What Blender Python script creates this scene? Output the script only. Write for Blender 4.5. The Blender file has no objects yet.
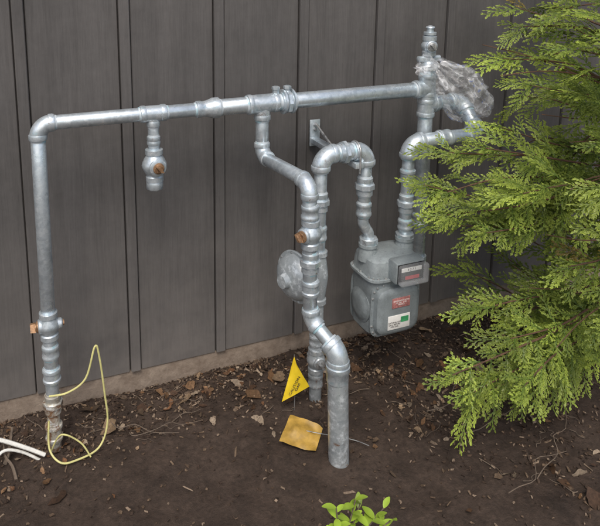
import bpy, bmesh, math, random
import numpy as np
from mathutils import Vector, Matrix, Quaternion, noise
random.seed(7); rng=np.random.default_rng(7)
sc=bpy.context.scene
V=Vector
# ---------------------------------------------------------------- materials
def newmat(name):
    m=bpy.data.materials.new(name); m.use_nodes=True
    nt=m.node_tree; nt.nodes.clear()
    return m,nt
def N(nt,t,**k):
    n=nt.nodes.new(t)
    for a,b in k.items(): setattr(n,a,b)
    return n
def ramp(nt,fac,stops):
    r=nt.nodes.new('ShaderNodeValToRGB')
    while len(r.color_ramp.elements)<len(stops): r.color_ramp.elements.new(0.5)
    for e,(p,c) in zip(r.color_ramp.elements,stops):
        e.position=p; e.color=(c[0],c[1],c[2],1) if hasattr(c,'__len__') else (c,c,c,1)
    nt.links.new(fac,r.inputs[0]); return r.outputs[0]
def noise_t(nt,scale,detail=4,rough=.55,vec=None,dist=0):
    n=nt.nodes.new('ShaderNodeTexNoise'); n.inputs['Scale'].default_value=scale
    n.inputs['Detail'].default_value=detail; n.inputs['Roughness'].default_value=rough
    n.inputs['Distortion'].default_value=dist
    if vec is not None: nt.links.new(vec,n.inputs['Vector'])
    return n.outputs[0]
def coords(nt,scale=(1,1,1)):
    tc=nt.nodes.new('ShaderNodeTexCoord'); mp=nt.nodes.new('ShaderNodeMapping')
    mp.inputs['Scale'].default_value=scale
    nt.links.new(tc.outputs['Object'],mp.inputs[0]); return mp.outputs[0]
def mix(nt,fac,a,b,mode='MIX'):
    m=nt.nodes.new('ShaderNodeMix'); m.data_type='RGBA'; m.blend_type=mode
    for i,v in ((0,fac),(6,a),(7,b)):
        if isinstance(v,(int,float)): m.inputs[i].default_value=v
        elif isinstance(v,tuple): m.inputs[i].default_value=(*v,1) if len(v)==3 else v
        else: nt.links.new(v,m.inputs[i])
    return m.outputs[2]
def finish(nt,color,rough=.6,metal=0,bump=None,bstr=.3,bdist=.01,spec=.5):
    p=nt.nodes.new('ShaderNodeBsdfPrincipled'); o=nt.nodes.new('ShaderNodeOutputMaterial')
    for k,v in (('Base Color',color),('Roughness',rough),('Metallic',metal),('Specular IOR Level',spec)):
        if isinstance(v,tuple): p.inputs[k].default_value=(*v,1)
        elif isinstance(v,(int,float)): p.inputs[k].default_value=v
        else: nt.links.new(v,p.inputs[k])
    if bump is not None:
        b=nt.nodes.new('ShaderNodeBump'); b.inputs['Strength'].default_value=bstr; b.inputs['Distance'].default_value=bdist
        nt.links.new(bump,b.inputs['Height']); nt.links.new(b.outputs[0],p.inputs['Normal'])
    nt.links.new(p.outputs[0],o.inputs[0]); return p
def galv(name,c1,c2,metal=.55,stain=.5,rust=.0,teal=0):
    m,nt=newmat(name); co=coords(nt)
    v=nt.nodes.new('ShaderNodeTexVoronoi'); v.inputs['Scale'].default_value=90; nt.links.new(co,v.inputs['Vector'])
    sep=nt.nodes.new('ShaderNodeSeparateColor'); nt.links.new(v.outputs['Color'],sep.inputs[0])
    base=mix(nt,sep.outputs[0],c1,c2)
    n=noise_t(nt,13,6,.68,co)
    f=ramp(nt,n,[(.46,0),(.68,stain)])
    base=mix(nt,f,base,(.25,.285,.31))
    n2=noise_t(nt,38,5,.7,co); f2=ramp(nt,n2,[(.52,0),(.68,.75)])
    base=mix(nt,f2,base,(.82,.88,.92))
    if teal:
        n4=noise_t(nt,27,4,.65,co,.6); f4=ramp(nt,n4,[(.60,0),(.70,teal)])
        base=mix(nt,f4,base,(.32,.56,.63))
    n5=noise_t(nt,55,4,.7,co,.8); base=mix(nt,ramp(nt,n5,[(.67,0),(.75,.5)]),base,(.15,.14,.13))
    if rust:
        n3=noise_t(nt,22,5,.7,co,1.); f3=ramp(nt,n3,[(.62-.2*rust,0),(.75-.2*rust,1)])
        base=mix(nt,f3,base,(.20,.11,.06))
    r=ramp(nt,n,[(.3,.22),(.7,.46)])
    finish(nt,base,r,metal,bump=n2,bstr=.18,bdist=.003); return m
M={}
M['galv']=galv('galvanised_pipe',(.56,.64,.70),(.70,.78,.83),.70,.55)
M['galv_fit']=galv('galvanised_fitting',(.52,.60,.65),(.66,.73,.78),.6,.65,.06,.5)
M['galv_old']=galv('weathered_galvanised',(.36,.40,.42),(.48,.52,.54),.4,.8,.22)
M['reg']=galv('cast_aluminium_grey',(.34,.38,.40),(.40,.44,.46),.25,.5,.0)
M['rustyf']=galv('oxidised_fitting',(.42,.40,.35),(.55,.52,.44),.3,.8,.75)
def simple(name,c,rough=.5,metal=0,ns=30,var=.35,bs=.2,spec=.5):
    m,nt=newmat(name); co=coords(nt); n=noise_t(nt,ns,6,.65,co)
    dark=tuple(x*(1-var) for x in c); lite=tuple(min(1,x*(1+var)) for x in c)
    col=ramp(nt,n,[(.3,dark),(.7,lite)]); r=ramp(nt,n,[(.3,max(.05,rough-.12)),(.7,min(1,rough+.12))])
    finish(nt,col,r,metal,bump=n,bstr=bs,bdist=.004,spec=spec); return m
def meterpaint(name,c):
    m,nt=newmat(name); co=coords(nt); n=noise_t(nt,14,7,.7,co); n2=noise_t(nt,60,5,.75,co)
    col=ramp(nt,n,[(.3,tuple(x*.68 for x in c)),(.7,tuple(x*1.25 for x in c))])
    col=mix(nt,ramp(nt,n2,[(.56,0),(.70,.6)]),col,tuple(x*.45 for x in c))
    col=mix(nt,ramp(nt,n2,[(.30,.5),(.42,0)]),col,tuple(x*1.7 for x in c))
    finish(nt,col,ramp(nt,n,[(.3,.30),(.7,.6)]),.15,bump=n2,bstr=.25,bdist=.003); return m
M['meter']=meterpaint('meter_grey_paint',(.235,.27,.285))
M['meter_top']=meterpaint('meter_cover_paint',(.29,.33,.345))
M['brass']=simple('tarnished_brass',(.30,.18,.10),.5,.5,70,.6)
M['bolt']=simple('steel_bolts',(.42,.43,.43),.4,.7,80,.4)
M['black']=simple('black_plastic',(.02,.02,.022),.3,0,40,.3)
M['white']=simple('white_label',(.75,.75,.73),.5,0,30,.08)
M['pink']=simple('faded_red_plate',(.45,.19,.18),.5,.1,90,.45)
M['red']=simple('red_label',(.45,.05,.06),.5,0,60,.2)
M['green']=simple('green_tag',(.05,.3,.12),.5)
M['ink']=simple('printed_ink',(.05,.04,.04),.6)
M['yellow']=simple('yellow_flag_plastic',(.72,.52,.02),.45,0,25,.12)
M['mustard']=simple('dirty_yellow_flag_plastic',(.40,.25,.05),.5,0,28,.35)
M['wire']=simple('yellow_wire_insulation',(.60,.57,.24),.45,0,30,.15)
M['whitewire']=simple('white_conduit_plastic',(.72,.72,.68),.5,0,30,.2)
M['twig']=simple('dry_twig_bark',(.13,.10,.075),.85,0,60,.4)
M['bark']=simple('cedar_bark',(.11,.06,.036),.9,0,50,.45)
m,nt=newmat('clear_index_cover'); p=finish(nt,(.8,.83,.86),.06,spec=.9); p.inputs['Alpha'].default_value=.18; M['glass']=m
def vcol(name,rough=.8,trans=0,spec=.3,nscale=40,namt=.4):
    m,nt=newmat(name); a=N(nt,'ShaderNodeAttribute',attribute_name='Col'); co=coords(nt)
    n=noise_t(nt,nscale,2,.6,co); f=ramp(nt,n,[(.3,1-namt),(.7,1+namt*.5)])
    c=mix(nt,1.0,a.outputs['Color'],f,'MULTIPLY')
    p=finish(nt,c,rough,0,spec=spec)
    if trans:
        t=nt.nodes.new('ShaderNodeBsdfTranslucent'); nt.links.new(c,t.inputs[0])
        mx=nt.nodes.new('ShaderNodeMixShader'); mx.inputs[0].default_value=trans
        o=[x for x in nt.nodes if x.type=='OUTPUT_MATERIAL'][0]
        nt.links.new(p.outputs[0],mx.inputs[1]); nt.links.new(t.outputs[0],mx.inputs[2]); nt.links.new(mx.outputs[0],o.inputs[0])
    return m
M['foliage']=vcol('cedar_foliage',.42,.34,nscale=6,namt=.35,spec=.4)
M['leafgreen']=vcol('shrub_leaf',.35,.25,nscale=30,namt=.2,spec=.5)
M['litter']=vcol('dry_leaf',.75,.1,nscale=120)
M['chip']=vcol('bark_chip',.85,0,nscale=150)
# ---------------------------------------------------------------- mesh helpers
def empty(name,loc=(0,0,0)):
    e=bpy.data.objects.new(name,None); e.location=loc; e.empty_display_size=.1
    sc.collection.objects.link(e); return e
def mk(name,verts,faces,mat,parent=None,smooth=True,ang=38,cols=None):
    me=bpy.data.meshes.new(name); me.from_pydata([tuple(v) for v in verts],[],[tuple(f) for f in faces]); me.update()
    if smooth:
        bm=bmesh.new(); bm.from_mesh(me); bmesh.ops.recalc_face_normals(bm,faces=bm.faces)
        for f in bm.faces: f.smooth=True
        a=math.radians(ang)
        for e in bm.edges:
            if len(e.link_faces)==2 and e.calc_face_angle(0)>a: e.smooth=False
        bm.to_mesh(me); bm.free()
    if cols is not None:
        at=me.color_attributes.new('Col','FLOAT_COLOR','POINT')
        arr=np.ones((len(me.vertices),4),dtype=np.float32); arr[:,:3]=np.asarray(cols); at.data.foreach_set('color',arr.ravel())
    me.materials.append(mat)
    o=bpy.data.objects.new(name,me); sc.collection.objects.link(o)
    if parent: o.parent=parent
    return o
class Acc:
    def __init__(s): s.v=[]; s.f=[]; s.c=[]
    def add(s,vs,fs,col=None):
        b=len(s.v); s.v+= [tuple(v) for v in vs]; s.f+=[tuple(i+b for i in f) for f in fs]
        if col is not None: s.c+=[col]*len(vs)
    def make(s,name,mat,parent=None,smooth=True,ang=38): return mk(name,s.v,s.f,mat,parent,smooth,ang,s.c if s.c else None)
def frame(ax):
    ax=V(ax).normalized(); t=V((0,0,1)) if abs(ax.z)<.9 else V((1,0,0))
    u=ax.cross(t).normalized(); w=ax.cross(u).normalized(); return ax,u,w
def lathe(acc,o,ax,prof,seg=32,col=None,cap=True):
    ax,u,w=frame(ax); o=V(o); vs=[];fs=[]
    for t,r in prof:
        for k in range(seg):
            a=2*math.pi*k/seg; vs.append(o+ax*t+u*(r*math.cos(a))+w*(r*math.sin(a)))
    for i in range(len(prof)-1):
        for k in range(seg): fs.append((i*seg+k,i*seg+(k+1)%seg,(i+1)*seg+(k+1)%seg,(i+1)*seg+k))
    if cap:
        fs.append(tuple(range(seg-1,-1,-1))); b=(len(prof)-1)*seg; fs.append(tuple(range(b,b+seg)))
    acc.add(vs,fs,col)
def cyl(acc,a,b,r,seg=28):
    a=V(a);b=V(b);L=(b-a).length; lathe(acc,a,b-a,[(0,r*.96),(.0015,r),(L-.0015,r),(L,r*.96)],seg)
def hexn(acc,o,ax,r,L,seg=6): lathe(acc,o,ax,[(0,r*.9),(L*.12,r),(L*.88,r),(L,r*.9)],seg)
def sweep(acc,pts,rad,seg=8,col=None):
    pts=[V(p) for p in pts]; n=len(pts); rad=rad if hasattr(rad,'__len__') else [rad]*n
    tang=[(pts[min(i+1,n-1)]-pts[max(i-1,0)]).normalized() for i in range(n)]
    _,u,w=frame(tang[0]); vs=[];fs=[]
    for i in range(n):
        u=(u-tang[i]*u.dot(tang[i])).normalized(); w=tang[i].cross(u)
        for k in range(seg):
            a=2*math.pi*k/seg; vs.append(pts[i]+u*(rad[i]*math.cos(a))+w*(rad[i]*math.sin(a)))
    for i in range(n-1):
        for k in range(seg): fs.append((i*seg+k,i*seg+(k+1)%seg,(i+1)*seg+(k+1)%seg,(i+1)*seg+k))
    fs.append(tuple(range(seg-1,-1,-1))); fs.append(tuple(range((n-1)*seg,n*seg)))
    acc.add(vs,fs,col)
def smoothpts(pts,sub=6):
    pts=[V(p) for p in pts]; out=[]; n=len(pts)
    for i in range(n-1):
        p0=pts[max(i-1,0)];p1=pts[i];p2=pts[i+1];p3=pts[min(i+2,n-1)]
        for k in range(sub):
            t=k/sub; out.append(.5*((2*p1)+(p2-p0)*t+(2*p0-5*p1+4*p2-p3)*t*t+(3*p1-p0-3*p2+p3)*t**3))
    out.append(pts[-1]); return out
BEAD=.020
def bead(acc,o,ax,r,L=BEAD,k=1.24):
    lathe(acc,o,ax,[(0,r*1.12),(.001,r*k*.97),(.004,r*k),(L-.006,r*k),(L-.002,r*k*.97),(L,r*1.06)],32)
def dope(S,o,ax,r):
    lathe(S,o,ax,[(0,r*1.07),(.002,r*1.045),(.006,r*1.02),(.0065,r*.98)],28)
def elbow(F,S,c,a,b,r,T=.05):
    c=V(c);a=V(a).normalized();b=V(b).normalized()
    th=a.angle(b); w=math.sin(th/2); P0=c+a*T;P2=c+b*T; pts=[]
    for i in range(13):
        t=i/12; d=(1-t)**2+2*w*t*(1-t)+t*t
        pts.append((P0*(1-t)**2+c*(2*w*t*(1-t))+P2*t*t)/d)
    sweep(F,pts,r*1.15,28)
    for d in (a,b):
        bead(F,c+d*(T-.012),d,r); dope(S,c+d*(T+BEAD-.0125),d,r)
def tee(F,S,c,ax,br,r,rb=None,T=.045):
    rb=rb or r; c=V(c);ax=V(ax).normalized();br=V(br).normalized()
    lathe(F,c-ax*T,ax,[(0,r*1.16),(T*2,r*1.16)],28)
    for d in (ax,-ax):
        bead(F,c+d*(T-.01),d,r); dope(S,c+d*(T+BEAD-.0105),d,r)
    lathe(F,c,br,[(0,rb*1.16),(T,rb*1.16)],28); bead(F,c+br*(T-.01),br,rb); dope(S,c+br*(T+BEAD-.0105),br,rb)
def coupling(F,S,c,ax,r,L=.055,k=1.22):
    ax=V(ax).normalized();c=V(c)-ax*L/2
    lathe(F,c,ax,[(0,r*1.06),(.001,r*k*.97),(.004,r*k),(.011,r*k),(.014,r*1.15),(L-.014,r*1.15),(L-.011,r*k),(L-.004,r*k),(L-.001,r*k*.97),(L,r*1.06)],32)
    for s,e in ((c,-ax),(c+ax*L,ax)): dope(S,s-e*.0005,e,r)
def union(F,S,c,ax,r,L=.07):
    ax=V(ax).normalized();c=V(c)-ax*L/2
    lathe(F,c,ax,[(0,r*1.08),(.002,r*1.22),(L*.3,r*1.22),(L*.32,r*1.16),(L*.7,r*1.16),(L*.72,r*1.2),(L-.002,r*1.2),(L,r*1.06)],32)
    hexn(F,c+ax*L*.34,ax,r*1.52,L*.33,8)
    for s,e in ((c,-ax),(c+ax*L,ax)): dope(S,s-e*.0005,e,r)
X=V((1,0,0));Y=V((0,1,0));Z=V((0,0,1))
def valve(c,ax,plug,r,L=.1,mat='galv_fit',headmat='brass',big=1.0):
    e=empty('shutoff_valve',c); c=V((0,0,0)); ax=V(ax).normalized(); plug=V(plug).normalized()
    F=Acc();B=Acc()
    h=L/2; g=big
    lathe(F,c-ax*h,ax,[(0,r*1.1),(.002,r*1.28),(.018,r*1.28),(.022,r*1.13),(h*.6,r*1.22*g),(h*.85,r*1.45*g),(h,r*1.52*g),(h*1.15,r*1.45*g),(h*1.4,r*1.22*g),(L-.022,r*1.13),(L-.018,r*1.28),(L-.002,r*1.28),(L,r*1.1)],32)
    lathe(F,c-plug*r*1.9*g,plug,[(0,r*.55),(.004,r*.75),(.01,r*.8),(r*1.9,r*1.0),(r*1.9*g+r*1.35*g,r*1.05*g),(r*1.9*g+r*1.5*g,r*.9)],24)
    p0=c+plug*r*1.45*g
    lathe(B,p0,plug,[(0,r*.82),(r*.22,r*.82),(r*.3,r*.62),(r*.45,r*.58)],20)
    u=plug.cross(ax).normalized(); q=p0+plug*r*.4
    vs=[q+plug*(a*r*.7)+u*(b*r*.22)+(ax*.8+u*.6).normalized()*(d*r*.62*(1-.15*a)) for a in (0,1) for b in (-1,1) for d in (-1,1)]
    B.add(vs,[(0,1,3,2),(4,6,7,5),(0,4,5,1),(2,3,7,6),(0,2,6,4),(1,5,7,3)])
    lathe(B,c-plug*r*2.1*g,plug,[(0,r*.4),(.004,r*.42),(.01,r*.42)],6)
    F.make('body',M[mat],e); B.make('plug',M[headmat],e)
    return e
# ---------------------------------------------------------------- ground
def gz(x,y):
    d=-y
    h=.012*noise.noise(V((x*3,y*3,0)))+.007*noise.noise(V((x*11,y*11,3)))+.003*noise.noise(V((x*35,y*35,5)))
    h+=-.022*math.exp(-max(d,0)/.10)
    h+=.012*math.exp(-(((x-.95)/.35)**2+((d-.45)/.25)**2))
    far=max(0,max(abs(x-1)-3,abs(y+1)-3)); 
    return h*math.exp(-far*.5)
def axis(lo,hi,step,far):
    a=list(np.arange(lo,hi,step)); s=step;p=lo;L=[]
    while p>-far: s*=1.25;p-=s;L.append(p)
    s=step;p=a[-1];R=[]
    while p<far: s*=1.25;p+=s;R.append(p)
    return L[::-1]+a+R
gx=axis(-.35,2.6,.012,250);gy=axis(-1.35,.02,.012,250)
vs=[];nx=len(gx);ny=len(gy)
for y in gy:
    for x in gx: vs.append((x,y,gz(x,y)))
fs=[(j*nx+i,j*nx+i+1,(j+1)*nx+i+1,(j+1)*nx+i) for j in range(ny-1) for i in range(nx-1)]
m,nt=newmat('damp_soil'); co=coords(nt)
n1=noise_t(nt,2.6,6,.6,co);n2=noise_t(nt,60,8,.72,co);n3=noise_t(nt,260,4,.7,co);n4=noise_t(nt,9,5,.65,co,.4)
c=ramp(nt,n1,[(.3,(.040,.027,.020)),(.7,(.074,.053,.041))])
c=mix(nt,1.,c,ramp(nt,n4,[(.3,.68),(.7,1.25)]),'MULTIPLY')
c=mix(nt,1.,c,ramp(nt,n2,[(.32,.6),(.68,1.35)]),'MULTIPLY')
f3=ramp(nt,n3,[(.66,0),(.75,.5)]); c=mix(nt,f3,c,(.14,.105,.08))
bm_=mix(nt,.25,n2,n3)
finish(nt,c,ramp(nt,n1,[(.3,.55),(.7,.9)]),0,bump=bm_,bstr=.75,bdist=.012,spec=.3)
mk('ground',vs,fs,m,None,True,80)
# ---------------------------------------------------------------- house wall
wall=empty('house_wall')
m,nt=newmat('grey_siding'); co=coords(nt,(1,1,.05)); co2=coords(nt)
g=noise_t(nt,130,6,.7,co); g2=noise_t(nt,14,5,.6,co); g3=noise_t(nt,1.7,5,.6,co2); g4=noise_t(nt,30,6,.75,co2)
c=ramp(nt,g3,[(.3,(.080,.077,.076)),(.7,(.118,.112,.109))])
c=mix(nt,1.,c,ramp(nt,g2,[(.3,.88),(.7,1.12)]),'MULTIPLY'); c=mix(nt,1.,c,ramp(nt,g,[(.3,.86),(.7,1.12)]),'MULTIPLY')
c=mix(nt,1.,c,ramp(nt,g4,[(.3,.92),(.7,1.08)]),'MULTIPLY')
sp=nt.nodes.new('ShaderNodeSeparateXYZ'); nt.links.new(co2,sp.inputs[0])
dz=ramp(nt,sp.outputs[2],[(.05,.6),(.22,.32),(.8,0)]); nn=noise_t(nt,7,6,.7,co2)
dz=mix(nt,1.,dz,ramp(nt,nn,[(.3,.25),(.7,1.)]),'MULTIPLY'); c=mix(nt,dz,c,(.21,.19,.175))
finish(nt,c,.58,0,bump=g,bstr=.4,bdist=.003,spec=.35); sid=m
m,nt=newmat('foundation_concrete'); co=coords(nt); n=noise_t(nt,25,7,.7,co)
finish(nt,ramp(nt,n,[(.3,(.14,.105,.08)),(.7,(.27,.22,.175))]),.9,0,bump=n,bstr=.6,bdist=.01); fnd=m
def rbox(name,c,s,bev,mat,parent=None,rot=None,seg=2):
    bm=bmesh.new(); bmesh.ops.create_cube(bm,size=1)
    for v in bm.verts: v.co=V((v.co.x*s[0],v.co.y*s[1],v.co.z*s[2]))
    if bev: bmesh.ops.bevel(bm,geom=bm.edges[:],offset=bev,segments=seg,affect='EDGES',profile=.5)
    for f in bm.faces: f.smooth=True
    for e in bm.edges:
        if len(e.link_faces)==2 and e.calc_face_angle(0)>math.radians(40): e.smooth=False
    me=bpy.data.meshes.new(name); bm.to_mesh(me); bm.free(); me.materials.append(mat)
    o=bpy.data.objects.new(name,me); o.location=c
    if rot: o.rotation_euler=rot
    sc.collection.objects.link(o)
    if parent: o.parent=parent
    return o
x0,x1=-5.2,7.2
rbox('siding_backing',((x0+x1)/2,.108,1.56),(x1-x0,.2,2.98),0,sid,wall)
rbox('foundation',((x0+x1)/2,.10,-.10),(x1-x0,.206,.336),.004,fnd,wall)
A=Acc();B=Acc();xs=.092-15*.355
def abox(acc,c,s,bev=.0025):
    hx,hy,hz_=s[0]/2,s[1]/2,s[2]/2; vs=[]
    prof=[(-hx,hy),(-hx,-hy+bev),(-hx+bev,-hy),(hx-bev,-hy),(hx,-hy+bev),(hx,hy)]
    for z in (-hz_,hz_): vs+=[(c[0]+px,c[1]+py,c[2]+z) for px,py in prof]
    n=6; fs=[(i,(i+1)%n,n+(i+1)%n,n+i) for i in range(n)]+[tuple(range(n-1,-1,-1)),tuple(range(n,2*n))]
    acc.add(vs,fs)
while xs<x1-.4:
    abox(A,(xs+.1775,.0,1.56),(.355-.046,.018,2.98)); abox(B,(xs,-.0065,1.5605),(.038,.027,2.975)); xs+=.355
A.make('siding_panels',sid,wall,True,30);B.make('battens',sid,wall,True,30)
# ---------------------------------------------------------------- piping
R1=.0235;R2=.029
pip=empty('gas_piping')
P=Acc();F=Acc();S=Acc()
hd=-.23;hz=1.165
lx=.12
elbow(F,S,(lx,hd,hz),X,-Z,R1,.045)
cyl(P,(lx,hd,hz-.05),(lx-.003,hd,.50),R1)
cyl(P,(lx-.003,hd,.44),(lx-.004,hd,.28),R1)
coupling(F,S,(lx-.003,hd,.372),Z,R1,.046); coupling(F,S,(lx-.004,hd,.285),Z,R1,.05,1.3)
cyl(P,(lx-.004,hd,.30),(lx-.006,hd,.15),R1*.95)
O2=Acc()
union(O2,O2,(lx-.006,hd,.175),Z,R1*.95,.07)
cyl(O2,(lx-.006,hd,.17),(lx-.008,hd,-.1),R1*.9); coupling(O2,O2,(lx-.008,hd,.065),Z,R1*.95,.06,1.35)
O2.make('riser_base',M['rustyf'],pip)
cyl(P,(lx+.05,hd,hz),(.69,hd,hz),R1); cyl(P,(.68,hd,hz),(1.56,hd,hz),R2)
tee(F,S,(.491,hd,hz),X,-Z,R1,R1*.8,.035)
lathe(F,(.64,hd,hz),X,[(0,R1*1.1),(.002,R1*1.25),(.018,R1*1.25),(.022,R1*1.15),(.035,R1*1.18),(.055,R2*1.15),(.06,R2*1.25),(.082,R2*1.25),(.085,R2*1.06)],32)
dope(S,(.64,hd,hz),-X,R1); dope(S,(.725,hd,hz),X,R2)
tee(F,S,(.888,hd,hz),X,-Z,R2,R1*1.05,.05)
union(F,S,(.985,hd,hz),X,R2,.055)
for xx in (.968,1.003):
    lathe(F,(xx,hd,hz),X,[(-.004,R2*1.45),(-.003,R2*1.57),(.003,R2*1.57),(.004,R2*1.45)],24)
for xx in (.94,.985): lathe(F,(xx,hd,hz+R2),Z,[(0,.012),(.018,.012),(.019,.015),(.028,.015),(.03,.01)],6)
cyl(P,(.491,hd,hz-.03),(.491,hd,1.03),R1*.8)
coupling(F,S,(.491,hd,1.072),Z,R1*.8,.03)
bx=.888
cyl(P,(bx,hd,hz-.05),(bx,hd,.99),R1)
elbow(F,S,(bx,hd,.972),Z,-Y+X*.09,R1,.042)
fx,fd=.917,-.55
cyl(P,(bx,hd-.05,.972),(fx,fd+.05,.972),R1)
elbow(F,S,(fx,fd,.972),Y-X*.09,-Z,R1,.045)
cyl(P,(fx,fd,.94),(fx+.012,fd,.50),R1)
coupling(F,S,(fx+.003,fd,.875),Z,R1,.045,1.25)
union(F,S,(fx+.008,fd,.700),Z,R1,.07)
coupling(F,S,(fx+.011,fd,.61),Z,R1,.05,1.28)
lx2,ld2=.985,-.645
dirv=(V((lx2,ld2,.42))-V((fx+.014,fd,.495))).normalized()
elbow(F,S,(fx+.014,fd,.495),Z,dirv,R1*1.05,.03)
elbow(F,S,(lx2,ld2,.415),-dirv,-Z,R2*1.05,.035)
cyl(P,(fx+.014,fd,.495),(lx2,ld2,.415),R1)
lathe(F,(lx2,ld2,.375),-Z,[(0,R2*1.1),(.003,R2*1.38),(.02,R2*1.38),(.024,R2*1.28),(.06,R2*1.24),(.062,.034)],32)
G=Acc(); cyl(G,(lx2,ld2,.34),(lx2+.02,ld2,-.1),.0345,36); G.make('underground_riser',M['galv_old'],pip)
sx,sd,sz=1.07,-.34,.985
O3=Acc(); cyl(O3,(sx,sd,-.1),(sx,sd,.42),R1); coupling(O3,O3,(sx,sd,.09),Z,R1,.05); coupling(O3,O3,(sx,sd,.26),Z,R1,.04)
O3.make('supply_riser',M['galv_old'],pip)
cyl(P,(sx,sd,.56),(sx,sd,sz-.04),R1); union(F,S,(sx,sd,.81),Z,R1,.07); coupling(F,S,(sx,sd,.69),Z,R1,.05)
elbow(F,S,(sx,sd,sz),X,-Z,R2,.05)
cyl(P,(sx+.05,sd,sz),(1.21,sd,sz),R2); union(F,S,(1.163,sd,sz),X,R2*.96,.05)
ix=1.255
elbow(F,S,(ix,sd,sz),-X,-Z,R2,.048)
cyl(P,(ix,sd,sz-.05),(ix,sd,.72),R1); union(F,S,(ix,sd,.845),Z,R1*1.05,.07); coupling(F,S,(ix,sd,.755),Z,R1,.05,1.25)
sweep(F,smoothpts([(ix,sd,.73),(ix,sd,.70),(ix+.012,sd,.675),(1.279,sd,.655),(1.281,sd,.62)]),.0205,24)
hexn(F,(1.281,sd,.612),Z,.036,.026,8)
ox=1.443
hexn(F,(ox,sd,.605),Z,.036,.026,8)
cyl(P,(ox,sd,.62),(ox,sd,sz-.03),R1); coupling(F,S,(ox,sd,.665),Z,R1,.04,1.22);union(F,S,(ox,sd,.75),Z,R1,.07); coupling(F,S,(ox,sd,.86),Z,R1,.05,1.28)
elbow(F,S,(ox,sd,sz+.005),X,-Z,R2,.05)
cyl(P,(ox+.04,sd,sz+.005),(1.72,sd,sz+.005),R2); coupling(F,S,(1.60,sd,sz+.005),X,R2,.05)
b2=V((0,.7,.72)).normalized()
elbow(F,S,(1.765,sd,sz+.005),-X,b2,R2,.045)
e2=V((1.765,hd,sz+.005+.11*.72/.7))
cyl(P,(1.765,sd,sz+.005),e2,R2); elbow(F,S,e2,-b2,-X,R2,.045)
cyl(P,e2,(1.59,hd,e2.z),R2)
rx=1.593
tee(F,S,(rx,hd,hz),Z,-X,R2,R2,.05); tee(F,S,(rx,hd,e2.z-.0),Z,X,R2*.99,R2,.042)
cyl(P,(rx,hd,.46),(rx,hd,1.27),R2); coupling(F,S,(rx,hd,.93),Z,R2,.05);coupling(F,S,(rx,hd,.62),Z,R2,.05)
lathe(F,(rx,hd,.46),-Z,[(0,R2*1.25),(.03,R2*1.25),(.04,R2*1.1),(.045,R2*.5)],24)
lathe(F,(rx,hd,1.24),Z,[(0,R2*1.06),(.002,R2*1.22),(.016,R2*1.22),(.02,R2*1.12),(.035,R1*.9),(.04,R1*1.05),(.05,R1*1.05),(.052,R1*.7)],28)
cyl(P,(rx,hd,1.27),(rx,hd,1.33),R1*.7)
lathe(F,(rx,hd,1.375),Z,[(0,.016),(.004,.025),(.014,.025),(.016,.014),(.028,.013),(.031,.018),(.036,.016),(.040,.004)],16)
lathe(F,(rx-.05,hd,1.285),X,[(0,.009),(.002,.012),(.1,.012),(.102,.009)],12)
P.make('pipe_runs',M['galv'],pip);F.make('fittings',M['galv_fit'],pip)
m,nt=newmat('thread_sealant'); co=coords(nt); n=noise_t(nt,26,4,.6,co)
finish(nt,ramp(nt,n,[(.50,(.54,.60,.64)),(.60,(.36,.57,.64)),(.8,(.58,.73,.77))]),.5,.2); S.make('joint_sealant',m,pip)
valve((lx-.003,hd,.47),Z,-X,R1)
valve((.491,hd,.985),Z,-Y+X*.1,R1*1.0,.115,big=1.2)
C=Acc(); hexn(C,(.491,hd,.90),Z,R1*1.25,.032,8); C.make('valve_end_cap',M['galv_fit'],pip)
valve((fx+.006,fd,.80),Z,(-1,-.35,0),R1,.1,big=1.05)
valve((sx,sd,.175),Z,-Y,R1,.1,'galv_old','bolt')
valve((rx,hd,1.335),Z,(-.3,-1,0),R1*.9,.08,'galv_fit','bolt')
# regulator
reg=empty('pressure_regulator',(sx,sd,.52)); A=Acc(); rd=V((-.965,-.26,0)).normalized(); c0=V((0,.03,.01))+rd*.092
lathe(A,c0,-rd,[(-.070,.010),(-.069,.024),(-.048,.028),(-.046,.042),(-.040,.058),(-.028,.076),(-.012,.085),(-.006,.088),(-.0055,.097),(-.0005,.099)],44)
lathe(A,c0,-rd,[(.0005,.099),(.006,.097),(.007,.084),(.022,.06),(.032,.045),(.05,.03),(.09,.03)],44)
lathe(A,(0,0,-.11),Z,[(0,.028),(.003,.032),(.02,.032),(.024,.027),(.08,.034),(.11,.037),(.14,.034),(.19,.027),(.194,.032),(.21,.032),(.213,.028)],32)
A.make('housing',M['reg'],reg); B=Acc(); _,bu,bw=frame(rd)
for i in range(8):
    a=i*math.pi/4+.2; lathe(B,c0+rd*.009+bu*(.0915*math.cos(a))+bw*(.0915*math.sin(a)),-rd,[(0,.003),(.001,.0045),(.018,.0045),(.020,.003)],6)
B.make('bolts',M['bolt'],reg)
br=empty('pipe_wall_bracket',(1.21,0,.95)); 
rbox('wall_plate',(0,-.023,.02),(.045,.006,.11),.001,M['galv_fit'],br)
rbox('arm',(0,-.20,-.012),(.036,.35,.02),.001,M['galv_fit'],br)
B=Acc(); sweep(B,[(0,sd+.036*math.cos(a),.035+.036*math.sin(a)) for a in np.linspace(0,math.pi,14)]+[(0,sd-.036,-.04)],.004,8)
for zz in (.055,.035): lathe(B,(0,-.025,zz),-Y,[(0,.008),(.006,.008),(.012,.005)],6)
sweep(B,smoothpts([(0,-.03,.06),(0,-.18,.0)]),.005,8)
B.make('u_bolt',M['bolt'],br)
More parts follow.
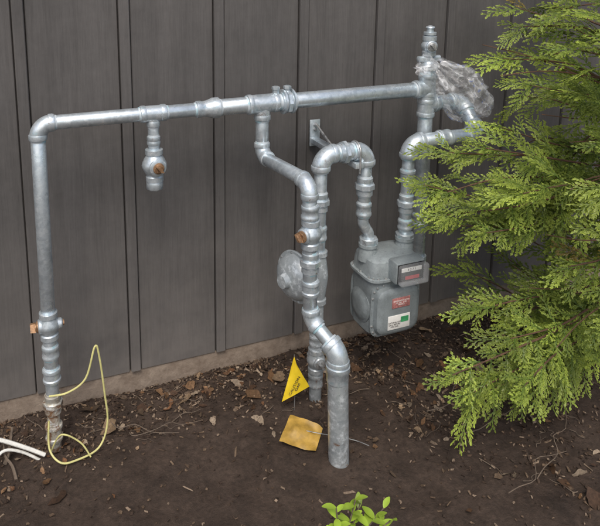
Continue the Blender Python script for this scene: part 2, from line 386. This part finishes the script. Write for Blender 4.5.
# ---------------------------------------------------------------- meter
mt=empty('gas_meter',(1.36,-.345,.42))
def loft(name,secs,mat,parent,n=48,axis='z'):
    vs=[];fs=[]
    for t,a,b,e in secs:
        for k in range(n):
            th=2*math.pi*k/n; cc=math.cos(th);ss=math.sin(th)
            x=a*math.copysign(abs(cc)**(2/e),cc); y=b*math.copysign(abs(ss)**(2/e),ss)
            vs.append((x,y,t) if axis=='z' else (x,t,y))
    for i in range(len(secs)-1):
        for k in range(n): fs.append((i*n+k,i*n+(k+1)%n,(i+1)*n+(k+1)%n,(i+1)*n+k))
    fs.append(tuple(range(n-1,-1,-1))); fs.append(tuple(range((len(secs)-1)*n,len(secs)*n)))
    return mk(name,vs,fs,mat,parent,True,32)
loft('case',[(-.165,.07,.05,4),(-.16,.092,.06,4),(-.14,.106,.074,5.5),(.06,.110,.076,6),(.075,.110,.076,6)],M['meter'],mt)
for s,nm in ((-1,'front_cover'),(1,'back_cover')):
    o=loft(nm,[(.0,.106,.106,5.5),(.001,.108,.108,5.5),(.0065,.108,.108,5.5),(.0075,.096,.096,5),(.026,.092,.092,4.8),(.033,.084,.084,4.6),(.036,.07,.07,4.2)],M['meter'],mt,axis='y')
    o.scale=(1,s,1); o.location=(0,s*.066,-.048)
for s,nm in ((-1,'left_bulge'),(1,'right_bulge')):
    A=Acc(); lathe(A,(s*.103,0,-.05),(s,0,0),[(0,.066),(.006,.066),(.008,.056),(.014,.05),(.018,.03)],32); A.make(nm,M['meter'],mt)
loft('top_flange',[(.075,.116,.090,5),(.076,.120,.094,5),(.085,.120,.094,5),(.086,.116,.090,5)],M['meter_top'],mt)
loft('top_cover',[(.087,.110,.084,5),(.125,.107,.082,5),(.145,.102,.078,4.8),(.156,.090,.066,4.2),(.161,.06,.04,3)],M['meter_top'],mt)
A=Acc()
for xx in (-.08,.083): lathe(A,(xx,.005,.13),Z,[(0,.038),(.035,.034),(.05,.03),(.053,.036),(.065,.036)],24)
A.make('connection_hubs',M['meter_top'],mt)
B=Acc()
for i in range(18):
    a=2*math.pi*i/18; cc,ss=math.cos(a),math.sin(a); e=2/5
    lathe(B,(.113*math.copysign(abs(cc)**e,cc),.087*math.copysign(abs(ss)**e,ss),.085),Z,[(0,.0045),(.005,.0045),(.006,.003)],6)
for i in range(16):
    a=2*math.pi*(i+.5)/16; cc,ss=math.cos(a),math.sin(a); e=2/5.5
    lathe(B,(.102*math.copysign(abs(cc)**e,cc),-.0715,-.048+.102*math.copysign(abs(ss)**e,ss)),-Y,[(0,.0045),(.005,.0045),(.006,.003)],6)
B.make('cover_screws',M['bolt'],mt)
rbox('index_housing',(.020,-.102,.122),(.128,.056,.086),.010,M['meter_top'],mt)
rbox('index_face',(.020,-.1315,.122),(.114,.004,.072),.001,M['black'],mt)
rbox('index_plate',(.020,-.1345,.136),(.086,.002,.015),0,M['white'],mt)
rbox('index_label',(.024,-.1345,.104),(.060,.002,.013),0,M['red'],mt)
rbox('index_window',(.020,-.148,.122),(.122,.030,.078),.010,M['glass'],mt,None,3)
rbox('name_plate',(.004,-.1035,-.010),(.078,.003,.040),.001,M['pink'],mt)
rbox('sticker',(-.002,-.1035,-.088),(.096,.003,.056),.0008,M['white'],mt)
rbox('sticker_band',(.022,-.1055,-.080),(.034,.0015,.022),0,M['green'],mt)
def text(s,loc,rot,size,mat,parent,name='lettering',ext=.0003):
    cu=bpy.data.curves.new(name,'FONT'); cu.body=s; cu.size=size; cu.align_x='CENTER'; cu.align_y='CENTER'; cu.extrude=ext
    o=bpy.data.objects.new(name,cu); o.location=loc; o.rotation_euler=rot; cu.materials.append(mat); sc.collection.objects.link(o); o.parent=parent; return o
H=math.pi/2
text('NATURAL GAS\nCALL BEFORE\nYOU DIG',(-.022,-.1056,-.096),(H,0,0),.0085,M['ink'],mt)
text('DIAPHRAGM METER\nCL 250   2 PSI\nMAOP 5',(.004,-.1055,-.010),(H,0,0),.0078,M['white'],mt)
text('4 2 7 1',(.020,-.1362,.136),(H,0,0),.013,M['ink'],mt)
# ---------------------------------------------------------------- bag
bag=empty('plastic_bag',(0,0,0))
K=V((1.600,-.262,1.262)); E=V((1.850,-.275,1.055)); bd=(E-K).normalized(); _,u,w_=frame(bd)
vs=[];fs=[];nt_,na=80,112
for i in range(nt_+1):
    t=i/nt_
    R_=.012+.088*max(0,math.sin(math.pi*min(1,t**.85*.90+.02)))**.75
    if t>.93: R_*=max(.15,(1-t)/.07)**.5
    for k in range(na):
        a=2*math.pi*k/na
        pl=.14*(1-t)**1.2*math.sin(11*a+3*t)+.07*(1-t*.6)*math.sin(6*a+2.5+4*t)
        nz=.34*noise.noise(V((math.cos(a)*1.3,math.sin(a)*1.3,t*3.)))-.30*abs(noise.noise(V((math.cos(a)*1.9+5,math.sin(a)*1.9,t*4.))))-.08*abs(noise.noise(V((math.cos(a)*5+5,math.sin(a)*5,t*9.))))
        r=R_*(1.06+pl+nz)
        q=K+bd*((E-K).length*t)+u*(r*math.cos(a))+w_*(r*math.sin(a)*.92)+V((0,0,-.012*math.sin(math.pi*t)))
        vs.append(q)
for i in range(nt_):
    for k in range(na): fs.append((i*na+k,i*na+(k+1)%na,(i+1)*na+(k+1)%na,(i+1)*na+k))
fs.append(tuple(range(nt_*na,(nt_+1)*na)))
m,nt=newmat('clear_plastic_film'); co=coords(nt)
pr=nt.nodes.new('ShaderNodeBsdfPrincipled'); pr.inputs['Roughness'].default_value=.10; pr.inputs['Specular IOR Level'].default_value=1.0; pr.inputs['Coat Weight'].default_value=.8; pr.inputs['Coat Roughness'].default_value=.06
n=noise_t(nt,15,3,.5,co,2.2); n7=noise_t(nt,8,2,.4,co); bl=ramp(nt,noise_t(nt,42,3,.5,co,.6),[(.60,0),(.63,.8)]); bl=mix(nt,1.,bl,ramp(nt,n7,[(.54,0),(.57,1)]),'MULTIPLY')
nt.links.new(mix(nt,bl,(.90,.93,.97),(.12,.22,.60)),pr.inputs['Base Color'])
nb=nt.nodes.new('ShaderNodeBump'); nb.inputs['Strength'].default_value=.7; nb.inputs['Distance'].default_value=.012; nt.links.new(n,nb.inputs['Height']); nt.links.new(nb.outputs[0],pr.inputs['Normal'])
tr=nt.nodes.new('ShaderNodeBsdfTransparent'); mx=nt.nodes.new('ShaderNodeMixShader'); o_=nt.nodes.new('ShaderNodeOutputMaterial')
fac=mix(nt,bl,ramp(nt,n,[(.40,.09),(.52,.20),(.62,.50),(.68,.22)]),(.7,.7,.7)); nt.links.new(fac,mx.inputs[0]); nt.links.new(tr.outputs[0],mx.inputs[1]); nt.links.new(pr.outputs[0],mx.inputs[2]); nt.links.new(mx.outputs[0],o_.inputs[0])
mk('film',vs,fs,m,bag,True,70)
vs=[];fs=[]
for i in range(15):
    t=i/14
    for k in range(48):
        a=2*math.pi*k/48; r=(.012+.034*t)*(1+.25*math.sin(8*a+2*t)+.2*noise.noise(V((math.cos(a)*2,math.sin(a)*2,t*3))))
        vs.append(K+V((-.052*t,-.02,.012*t))+V((r*.55*math.cos(a)-.02*t,r*math.sin(a)*.8,.035*t*math.cos(a)+.012*math.sin(3*a))))
for i in range(14):
    for k in range(48): fs.append((i*48+k,i*48+(k+1)%48,(i+1)*48+(k+1)%48,(i+1)*48+k))
mk('tail',vs,fs,m,bag,True,70)
A=Acc(); sweep(A,[(rx+.036*math.cos(a),hd+.036*math.sin(a),1.262+.003*math.sin(3*a)) for a in np.linspace(0,2*math.pi,24)],.009,8); A.make('tie',m,bag)
# ---------------------------------------------------------------- flags, wires
fl=empty('marker_flag',(.965,-.37,0)); A=Acc(); sweep(A,[(0,0,-.05),(.004,0,.1),(-.002,0,.24)],.0015,6); A.make('stake',M['bolt'],fl)
def sheet(name,pts,mat,parent,nu=8,nv=8,bend=.006,seed=0):
    a,b,c,d=[V(p) for p in pts]; n=(b-a).cross(d-a).normalized(); vs=[];fs=[]
    for j in range(nv+1):
        for i in range(nu+1):
            s=i/nu;t=j/nv; p=a*(1-s)*(1-t)+b*s*(1-t)+c*s*t+d*(1-s)*t
            p+=n*(bend*math.sin(s*4+t*3+seed)+bend*1.4*noise.noise(V((s*3,t*3,seed)))); vs.append(p)
    for j in range(nv):
        for i in range(nu): fs.append((j*(nu+1)+i,j*(nu+1)+i+1,(j+1)*(nu+1)+i+1,(j+1)*(nu+1)+i))
    return mk(name,vs,fs,mat,parent,True,80)
sheet('flag',[(-.004,-.002,.235),(.000,-.012,.215),(.047,-.03,.115),(-.055,-.01,.065)],M['yellow'],fl,bend=.003)
text('CAUTION\nGAS',(-.004,-.024,.125),(H,-1.0,.1),.017,M['ink'],fl)
fl2=empty('marker_flag',(.915,-.53,.02)); sheet('flag',[(.0,.085,.045),(.085,.000,.020),(.022,-.070,.010),(-.085,.0,.016)],M['mustard'],fl2,10,10,bend=.010,seed=2)
A=Acc();sweep(A,smoothpts([(-.02,.05,.02),(.05,-.02,.03),(.16,-.07,.01),(.2,-.12,.012)]),.0015,6);A.make('stake',M['bolt'],fl2)
A=Acc();sweep(A,smoothpts([(.10,-.28,.24),(.16,-.29,.245),(.22,-.30,.29),(.255,-.30,.40),(.268,-.30,.36),(.280,-.30,.22),(.285,-.30,.10),(.25,-.31,.02),(.17,-.33,.012),(.12,-.33,.02),(.09,-.29,.05),(.095,-.27,.14)]),.0034,8);
sweep(A,smoothpts([(.095,-.27,.02),(.13,-.30,.10),(.19,-.31,.06),(.22,-.33,.01)]),.0028,8)
A.make('tracer_wire',M['wire'],None)
A=Acc();sweep(A,smoothpts([(-.12,-.22,.10),(-.06,-.24,.09),(.02,-.26,.05),(.075,-.27,.015)]),.007,8);sweep(A,smoothpts([(-.11,-.30,.02),(-.06,-.26,.06),(.0,-.25,.035),(.06,-.26,-.01)]),.005,8)
A.make('white_conduit',M['whitewire'],None)
# ---------------------------------------------------------------- litter
def dens_ok(x,d,open_=.012):
    p=1.15*math.exp(-(d/.24)**2)
    if x<.3: p=max(p,.5*math.exp(-(d/.4)**2))
    if .7<x<1.35: p=max(p,.75*math.exp(-(d/.38)**2))
    if x>1.3: p=max(p,.75*math.exp(-((d-.3)/.45)**2))
    if x>1.6: p=max(p,.3)
    p*=.55+.9*noise.noise(V((x*6,d*6,1)))
    return random.random()<max(p,open_)
L=Acc();cnt=0
pal=[(.16,.09,.045),(.22,.13,.07),(.10,.055,.03),(.34,.24,.15),(.13,.09,.06),(.07,.04,.025),(.20,.10,.05),(.28,.22,.16)]
while cnt<680:
    x=random.uniform(-.4,2.7);d=random.uniform(.02,1.4)
    if not dens_ok(x,d,.010): continue
    cnt+=1; s=random.uniform(.007,.020) if random.random()<.90 else random.uniform(.024,.040)
    q=Quaternion(Z,random.uniform(0,6.28))@Quaternion(X,random.gauss(0,.5))@Quaternion(Y,random.gauss(0,.3))
    vs=[];n=6;w=random.uniform(.35,.7);cu=random.uniform(-.5,.9);kx=random.uniform(-.4,.4)
    for i in range(n+1):
        t=i/n*2-1; ww=w*(1-t*t)**.7*(1+.35*random.uniform(-1,1))+.01
        for e in (-1,0,1):
            vs.append(V((t,e*ww+kx*t*t,cu*.35*t*t+abs(e)*.25*ww*random.uniform(.0,1.8))))
    fs=[]
    for i in range(n):
        for k in (0,1): fs.append((i*3+k,i*3+k+1,(i+1)*3+k+1,(i+1)*3+k))
    z=gz(x,-d)+.004+random.random()*.006; c=random.choice(pal); k=random.uniform(.6,1.3)
    L.add([q@(v*s)+V((x,-d,z)) for v in vs],fs,tuple(a*k for a in c))
L.make('leaf_litter',M['litter'],None,True,80)
Cc=Acc();cnt=0
pal2=[(.06,.04,.028),(.09,.06,.04),(.04,.027,.02),(.05,.033,.024),(.15,.105,.07),(.24,.18,.13)]
while cnt<9000:
    x=random.uniform(-.4,2.7);d=random.uniform(.0,1.4)
    if not dens_ok(x,d,.04): continue
    cnt+=1; l=random.uniform(.002,.008)*(2.4 if random.random()<.05 else 1); w=random.uniform(.0015,.004);h=random.uniform(.001,.003)
    q=Quaternion(Z,random.uniform(0,6.28))@Quaternion(Y,random.gauss(0,.35))@Quaternion(X,random.gauss(0,.5))
    j=lambda:random.uniform(.4,1.3)
    vs=[V((sx_*l*j(),sy_*w*j(),sz_*h*j())) for sx_ in(-1,1) for sy_ in(-1,1) for sz_ in(-1,1)]
    fs=[(0,1,3,2),(4,6,7,5),(0,4,5,1),(2,3,7,6),(0,2,6,4),(1,5,7,3)]
    c=random.choice(pal2);z=gz(x,-d)+.002+random.random()*.005
    Cc.add([q@v+V((x,-d,z)) for v in vs],fs,c)
Cc.make('bark_mulch',M['chip'],None,False)
T=Acc()
def twig(a,b,r=.0025,n=7,w=.02):
    a=V(a);b=V(b);pts=[]
    for i in range(n):
        t=i/(n-1); p=a.lerp(b,t)+V((random.gauss(0,w),random.gauss(0,w),abs(random.gauss(0,w*.6)))); p.z=max(p.z,gz(p.x,p.y)+.003); pts.append(p)
    pp=smoothpts(pts,3); sweep(T,pp,[r*(1-.6*i/len(pp)) for i in range(len(pp))],6)
twig((.30,-.22,.03),(.52,-.36,.02),.0018,6,.012); twig((.34,-.30,.02),(.62,-.30,.02),.0016,6,.010)
twig((1.42,-.98,.02),(1.65,-.95,.10),.0018,6,.012); twig((1.45,-.72,.02),(1.8,-.7,.10),.002,6,.012)
twig((1.55,-.98,.02),(1.78,-.85,.12),.0018,6,.012); twig((1.40,-.58,.02),(1.75,-.5,.12),.002,6,.012)
twig((-.05,-.25,.0),(-.03,-.2,.10),.008,4,.004); twig((-.02,-.33,.0),(-.06,-.2,.05),.006,4,.004)
for i in range(120):
    while True:
        x=random.uniform(-.3,2.6);d=random.uniform(.03,1.3)
        if dens_ok(x,d,.004): break
    a=random.uniform(0,6.28);l=random.uniform(.03,.13); z=gz(x,-d)+.006
    twig((x,-d,z),(x+l*math.cos(a),min(-.01,-d+l*math.sin(a)),z),random.uniform(.0008,.0018),5,.005)
T.make('fallen_twigs',M['twig'],None)
# ---------------------------------------------------------------- cedar
def frond_variant(r,Ln):
    segs=[]
    p=np.array([0.,0.]); ang=0; n=int(Ln/.0125); step=Ln/n; bend=r.normal(0,.035)
    for i in range(n):
        ang+=r.normal(0,.05)+bend; d=np.array([math.cos(ang),math.sin(ang)])
        t=i/n; q=p+d*step; segs.append((p.copy(),q.copy(),.0042*(1-.3*t),t*.5))
        side=1 if i%2 else -1
        env=(.15+.85*math.sin(math.pi*min(1,(t*.85+.15)))**.8)
        bl=Ln*.42*env*r.uniform(.7,1.2)*(1-.3*t)
        ba=ang+side*r.uniform(.5,.8); bp=q.copy(); m_=max(2,int(bl/.0095)); bs=bl/m_
        for k in range(m_):
            ba-=side*r.uniform(-.02,.10); bd_=np.array([math.cos(ba),math.sin(ba)]); bq=bp+bd_*bs; tt=k/m_
            segs.append((bp.copy(),bq+bd_*.002,.0041,.30+.6*tt))
            if k>0:
                for s2 in (1,-1):
                    if r.random()<.85:
                        sl=bl*.36*(1-tt*.6)*r.uniform(.6,1.15)
                        sa=ba+s2*r.uniform(.40,.65); sd2=np.array([math.cos(sa),math.sin(sa)])
                        segs.append((bp.copy(),bp+sd2*max(.008,sl),.0038,.5+.5*tt))
            bp=bq
        p=q
    vs=[];tip=[];fs=[]
    for a,b,w,t in segs:
        d=b-a;l=np.linalg.norm(d);d=d/l;nn=np.array([-d[1],d[0]])
        for (s,k) in ((0,-.6),(0,.6),(.6,1.0),(1,.35),(1,-.35),(.6,-1.0)):
            q=a+d*l*s+nn*w*k*.5*1.25
            zz=-1.4*(q[0]**2)-1.2*q[1]**2
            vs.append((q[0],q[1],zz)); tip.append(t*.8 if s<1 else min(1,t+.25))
        m0=len(vs)-6; fs.append((m0,m0+1,m0+2,m0+3,m0+4,m0+5))
    vs=np.array(vs); vs[:,2]+=r.normal(0,.0010,len(vs)); return vs,np.array(tip),fs
variants=[frond_variant(rng,l) for l in (.10,.12,.14,.16,.18,.13,.15,.11)]
FV=[];FC=[];FF=[];off=0;nfr=0
def place(p,dirv,nrm,sc_,br_):
    global off,nfr
    vs,tip,fs=variants[rng.integers(len(variants))]
    d=V(dirv).normalized(); nrm=V(nrm); nrm=(nrm-d*nrm.dot(d)).normalized(); s=nrm.cross(d)
    Mx=np.array([[d.x,s.x,nrm.x],[d.y,s.y,nrm.y],[d.z,s.z,nrm.z]])
    w=(vs*sc_)@Mx.T+np.array([p.x,p.y,p.z]); w[:,1]=np.minimum(w[:,1],-.03)
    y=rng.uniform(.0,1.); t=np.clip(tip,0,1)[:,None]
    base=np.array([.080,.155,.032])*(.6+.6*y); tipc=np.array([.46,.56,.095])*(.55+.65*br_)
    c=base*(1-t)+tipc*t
    if rng.random()<.008: c=c*np.array([1.1,.65,.6])*.7
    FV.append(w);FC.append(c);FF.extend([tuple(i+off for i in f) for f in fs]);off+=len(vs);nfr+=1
BR=Acc()
tx,ty=2.38,-.72
def branch(z0,tip,r0=.008,dens=1.,start=.35,sag=.05,fs_=1.0,sub=.42):
    a=V((tx+random.uniform(-.02,.02),ty+random.uniform(-.02,.02),z0)); b=V(tip); L_=(b-a).length
    mid=a.lerp(b,.5)+V((random.gauss(0,.03),random.gauss(0,.03),-sag+random.gauss(0,.03)))
    pts=smoothpts([a,a.lerp(mid,.5)+V((0,0,-.01)),mid,mid.lerp(b,.5)+V((random.gauss(0,.02),random.gauss(0,.02),random.gauss(0,.02))),b],6)
    n=len(pts); sweep(BR,pts,[r0*(1-.9*i/n)+.0008 for i in range(n)],6)
    k=int(L_*(1-start)/.036*dens); side=1
    for i in range(k):
        t=start+(1-start)*(i+random.random()*.6)/k; ii=min(n-2,int(t*(n-1))); fr=t*(n-1)-ii
        p=pts[ii].lerp(pts[ii+1],min(1,fr)); d=(pts[ii+1]-pts[ii]).normalized(); side=-side
        vert=V((random.gauss(-.15,.5),random.gauss(-.6,.5),1)).normalized(); lat=d.cross(vert).normalized()*side
        ang=random.uniform(.3,.95); dd=d*math.cos(ang)+lat*math.sin(ang)+V((0,0,random.gauss(-.05,.28)))
        sc0=(1.3-.5*t)*random.uniform(.65,1.2)*fs_
        place(p,dd,vert,sc0,random.random())
        if random.random()<sub:
            place(p+V((0,0,.006)),d+lat*.25+V((0,0,random.uniform(-.1,.3))),V((random.gauss(0,.4),-.7,1)),sc0*.9,random.random())
    d=(pts[-1]-pts[-3]).normalized(); place(b-d*.05,d,V((random.gauss(0,.4),-.5,1)),1.*fs_,random.random())
tips=[
(1.30,(1.66,-.55,1.33)),(1.30,(1.74,-.60,1.24)),(1.38,(1.72,-.55,1.44)),(1.45,(1.85,-.60,1.50)),(1.34,(1.68,-.85,1.40)),(1.2,(1.84,-.75,1.22)),
(.88,(1.32,-.60,.93)),(.92,(1.48,-.52,1.00)),(.85,(1.34,-.70,.86)),(.80,(1.44,-.75,.80)),(.95,(1.57,-.60,1.03)),(.80,(1.46,-.62,.77)),(.9,(1.55,-.8,.94)),(.85,(1.62,-.7,.86)),(.95,(1.68,-.55,1.08)),(.86,(1.40,-.62,.90)),
(.50,(1.22,-.90,.44)),(.50,(1.44,-.72,.50)),(.42,(1.32,-.90,.36)),(.40,(1.46,-.82,.27)),(.52,(1.50,-.85,.47)),(.36,(1.60,-.80,.20)),(.45,(1.43,-.98,.40)),(.5,(1.62,-.7,.44)),
(1.1,(1.66,-1.0,1.14)),(1.0,(1.70,-1.0,1.0)),(.62,(1.74,-1.0,.58)),(.9,(1.66,-1.05,.87)),(1.38,(1.64,-1.0,1.40)),(1.5,(1.70,-.95,1.50)),(.4,(1.75,-1.0,.40)),(1.25,(1.70,-.9,1.26)),(.66,(1.72,-.85,.68)),
]
for z0,tp in tips: branch(z0,tp,.0065,1.0,.28,.03)
for i in range(32):
    a=random.uniform(0,2*math.pi); z=random.uniform(.25,2.5); R_=.85*(1-.25*z/2.6)*random.uniform(.75,1.)
    px,py=tx+R_*math.cos(a),ty+R_*math.sin(a)
    if py>-.1: py=-.1-random.random()*.05
    if px<1.80 and z<1.6: px=1.80+random.random()*.15
    branch(z-.05,(px,py,z+random.uniform(-.05,.1)),.006,.65,.3,.03,1.15,0)
for i in range(16):
    z=random.uniform(.45,1.3); a=V((tx,ty,z)); b=V((random.uniform(1.55,1.75),random.uniform(-1.0,-.5),z+random.uniform(-.12,.2)))
    pts=smoothpts([a,a.lerp(b,.4)+V((0,random.gauss(0,.04),random.gauss(0,.04))),a.lerp(b,.75)+V((0,random.gauss(0,.03),random.gauss(0,.03))),b],5)
    sweep(BR,pts,[.0035*(1-.8*k/len(pts))+.0006 for k in range(len(pts))],5)
ced=empty('cedar_tree')
A=Acc(); tp=[V((tx+.01*math.sin(i),ty+.01*math.cos(i*1.3),-.05+i*.28)) for i in range(10)]
sweep(A,tp,[.045*(1-.085*i) for i in range(10)],14); A.make('trunk',M['bark'],ced)
BR.make('limbs',M['bark'],ced)
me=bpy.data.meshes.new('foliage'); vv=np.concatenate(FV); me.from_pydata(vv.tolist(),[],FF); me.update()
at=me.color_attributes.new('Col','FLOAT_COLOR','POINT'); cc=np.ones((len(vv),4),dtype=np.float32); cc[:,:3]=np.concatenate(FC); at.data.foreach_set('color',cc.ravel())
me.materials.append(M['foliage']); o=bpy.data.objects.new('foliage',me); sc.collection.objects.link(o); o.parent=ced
# ---------------------------------------------------------------- small shrub
sh=empty('young_shrub',(.815,-.98,0)); A=Acc();B=Acc()
stems=[(-.02,.0,.20),(-.10,-.02,.15),(.13,-.04,.14),(.06,.03,.17),(.15,.02,.12),(-.06,-.05,.16),(-.03,-.06,.13),(.09,.05,.13)]
for i,(ax_,ay_,az_) in enumerate(stems):
    tip=V((ax_,ay_,az_))
    pts=smoothpts([(0,0,-.02),V((ax_*.5,ay_*.5,az_*.55)),tip],4); sweep(A,pts,.002,6)
    for k in range(10):
        t=.4+.6*k/9; p=pts[min(len(pts)-1,int(t*(len(pts)-1)))]; an=k*2.4+i; el=.1+1.0*t*random.random()
        d=V((math.cos(an)*math.cos(el),math.sin(an)*math.cos(el),math.sin(el))); s=d.cross(Z).normalized(); n=s.cross(d)
        l=random.uniform(.028,.048);w=l*.26; vs=[];fs=[]
        for q in range(7):
            tt=q/6; ww=w*math.sin(math.pi*min(1,tt*.92+.04))**.8
            for e in (-1,0,1): vs.append(p+d*(l*tt)+s*(ww*e)+n*(.25*ww*abs(e)-.25*l*tt*tt))
        for q in range(6):
            for e in (0,1): fs.append((q*3+e,q*3+e+1,q*3+e+4,q*3+e+3))
        kk=random.uniform(.7,1.2); B.add(vs,fs,(.36*kk,.52*kk,.06*kk))
A.make('stems',M['twig'],sh); B.make('leaves',M['leafgreen'],sh,True,80)
# ---------------------------------------------------------------- light, camera
w=bpy.data.worlds.new('World'); sc.world=w; w.use_nodes=True; nt=w.node_tree
sky=nt.nodes.new('ShaderNodeTexSky'); sky.sky_type='NISHITA'; sky.sun_disc=False
el=math.radians(55); az=math.radians(205)
sky.sun_elevation=el; sky.sun_rotation=az; sky.air_density=1.0; sky.dust_density=4.5; sky.ozone_density=.4
bg=nt.nodes['Background']; bg.inputs[1].default_value=.15
nt.links.new(mix(nt,1.,sky.outputs[0],(1.08,1.08,1.06),'MULTIPLY'),bg.inputs[0])
sd_=V((math.sin(az)*math.cos(el),math.cos(az)*math.cos(el),math.sin(el)))
su=bpy.data.lights.new('sun','SUN'); su.energy=1.5; su.angle=math.radians(20); su.color=(1,.97,.93)
so=bpy.data.objects.new('sun',su); so.rotation_euler=(-sd_).to_track_quat('-Z','Y').to_euler(); sc.collection.objects.link(so)
cam=bpy.data.cameras.new('camera'); co_=bpy.data.objects.new('camera',cam); sc.collection.objects.link(co_)
azc=math.radians(68.8);pc=math.radians(11.3)
Fv=V((math.cos(azc)*math.cos(pc),math.sin(azc)*math.cos(pc),-math.sin(pc)));Rv=V((math.sin(azc),-math.cos(azc),0));Uv=Rv.cross(Fv)
mw=Matrix((Rv,Uv,-Fv)).transposed().to_4x4(); mw.translation=V((0,-2.3,1.7)); co_.matrix_world=mw
cam.sensor_width=36;cam.lens=39;cam.shift_x=.1;cam.shift_y=-.305;cam.clip_end=1000;cam.clip_start=.02
sc.camera=co_
sc.view_settings.view_transform='Standard';sc.view_settings.look='None';sc.view_settings.exposure=0
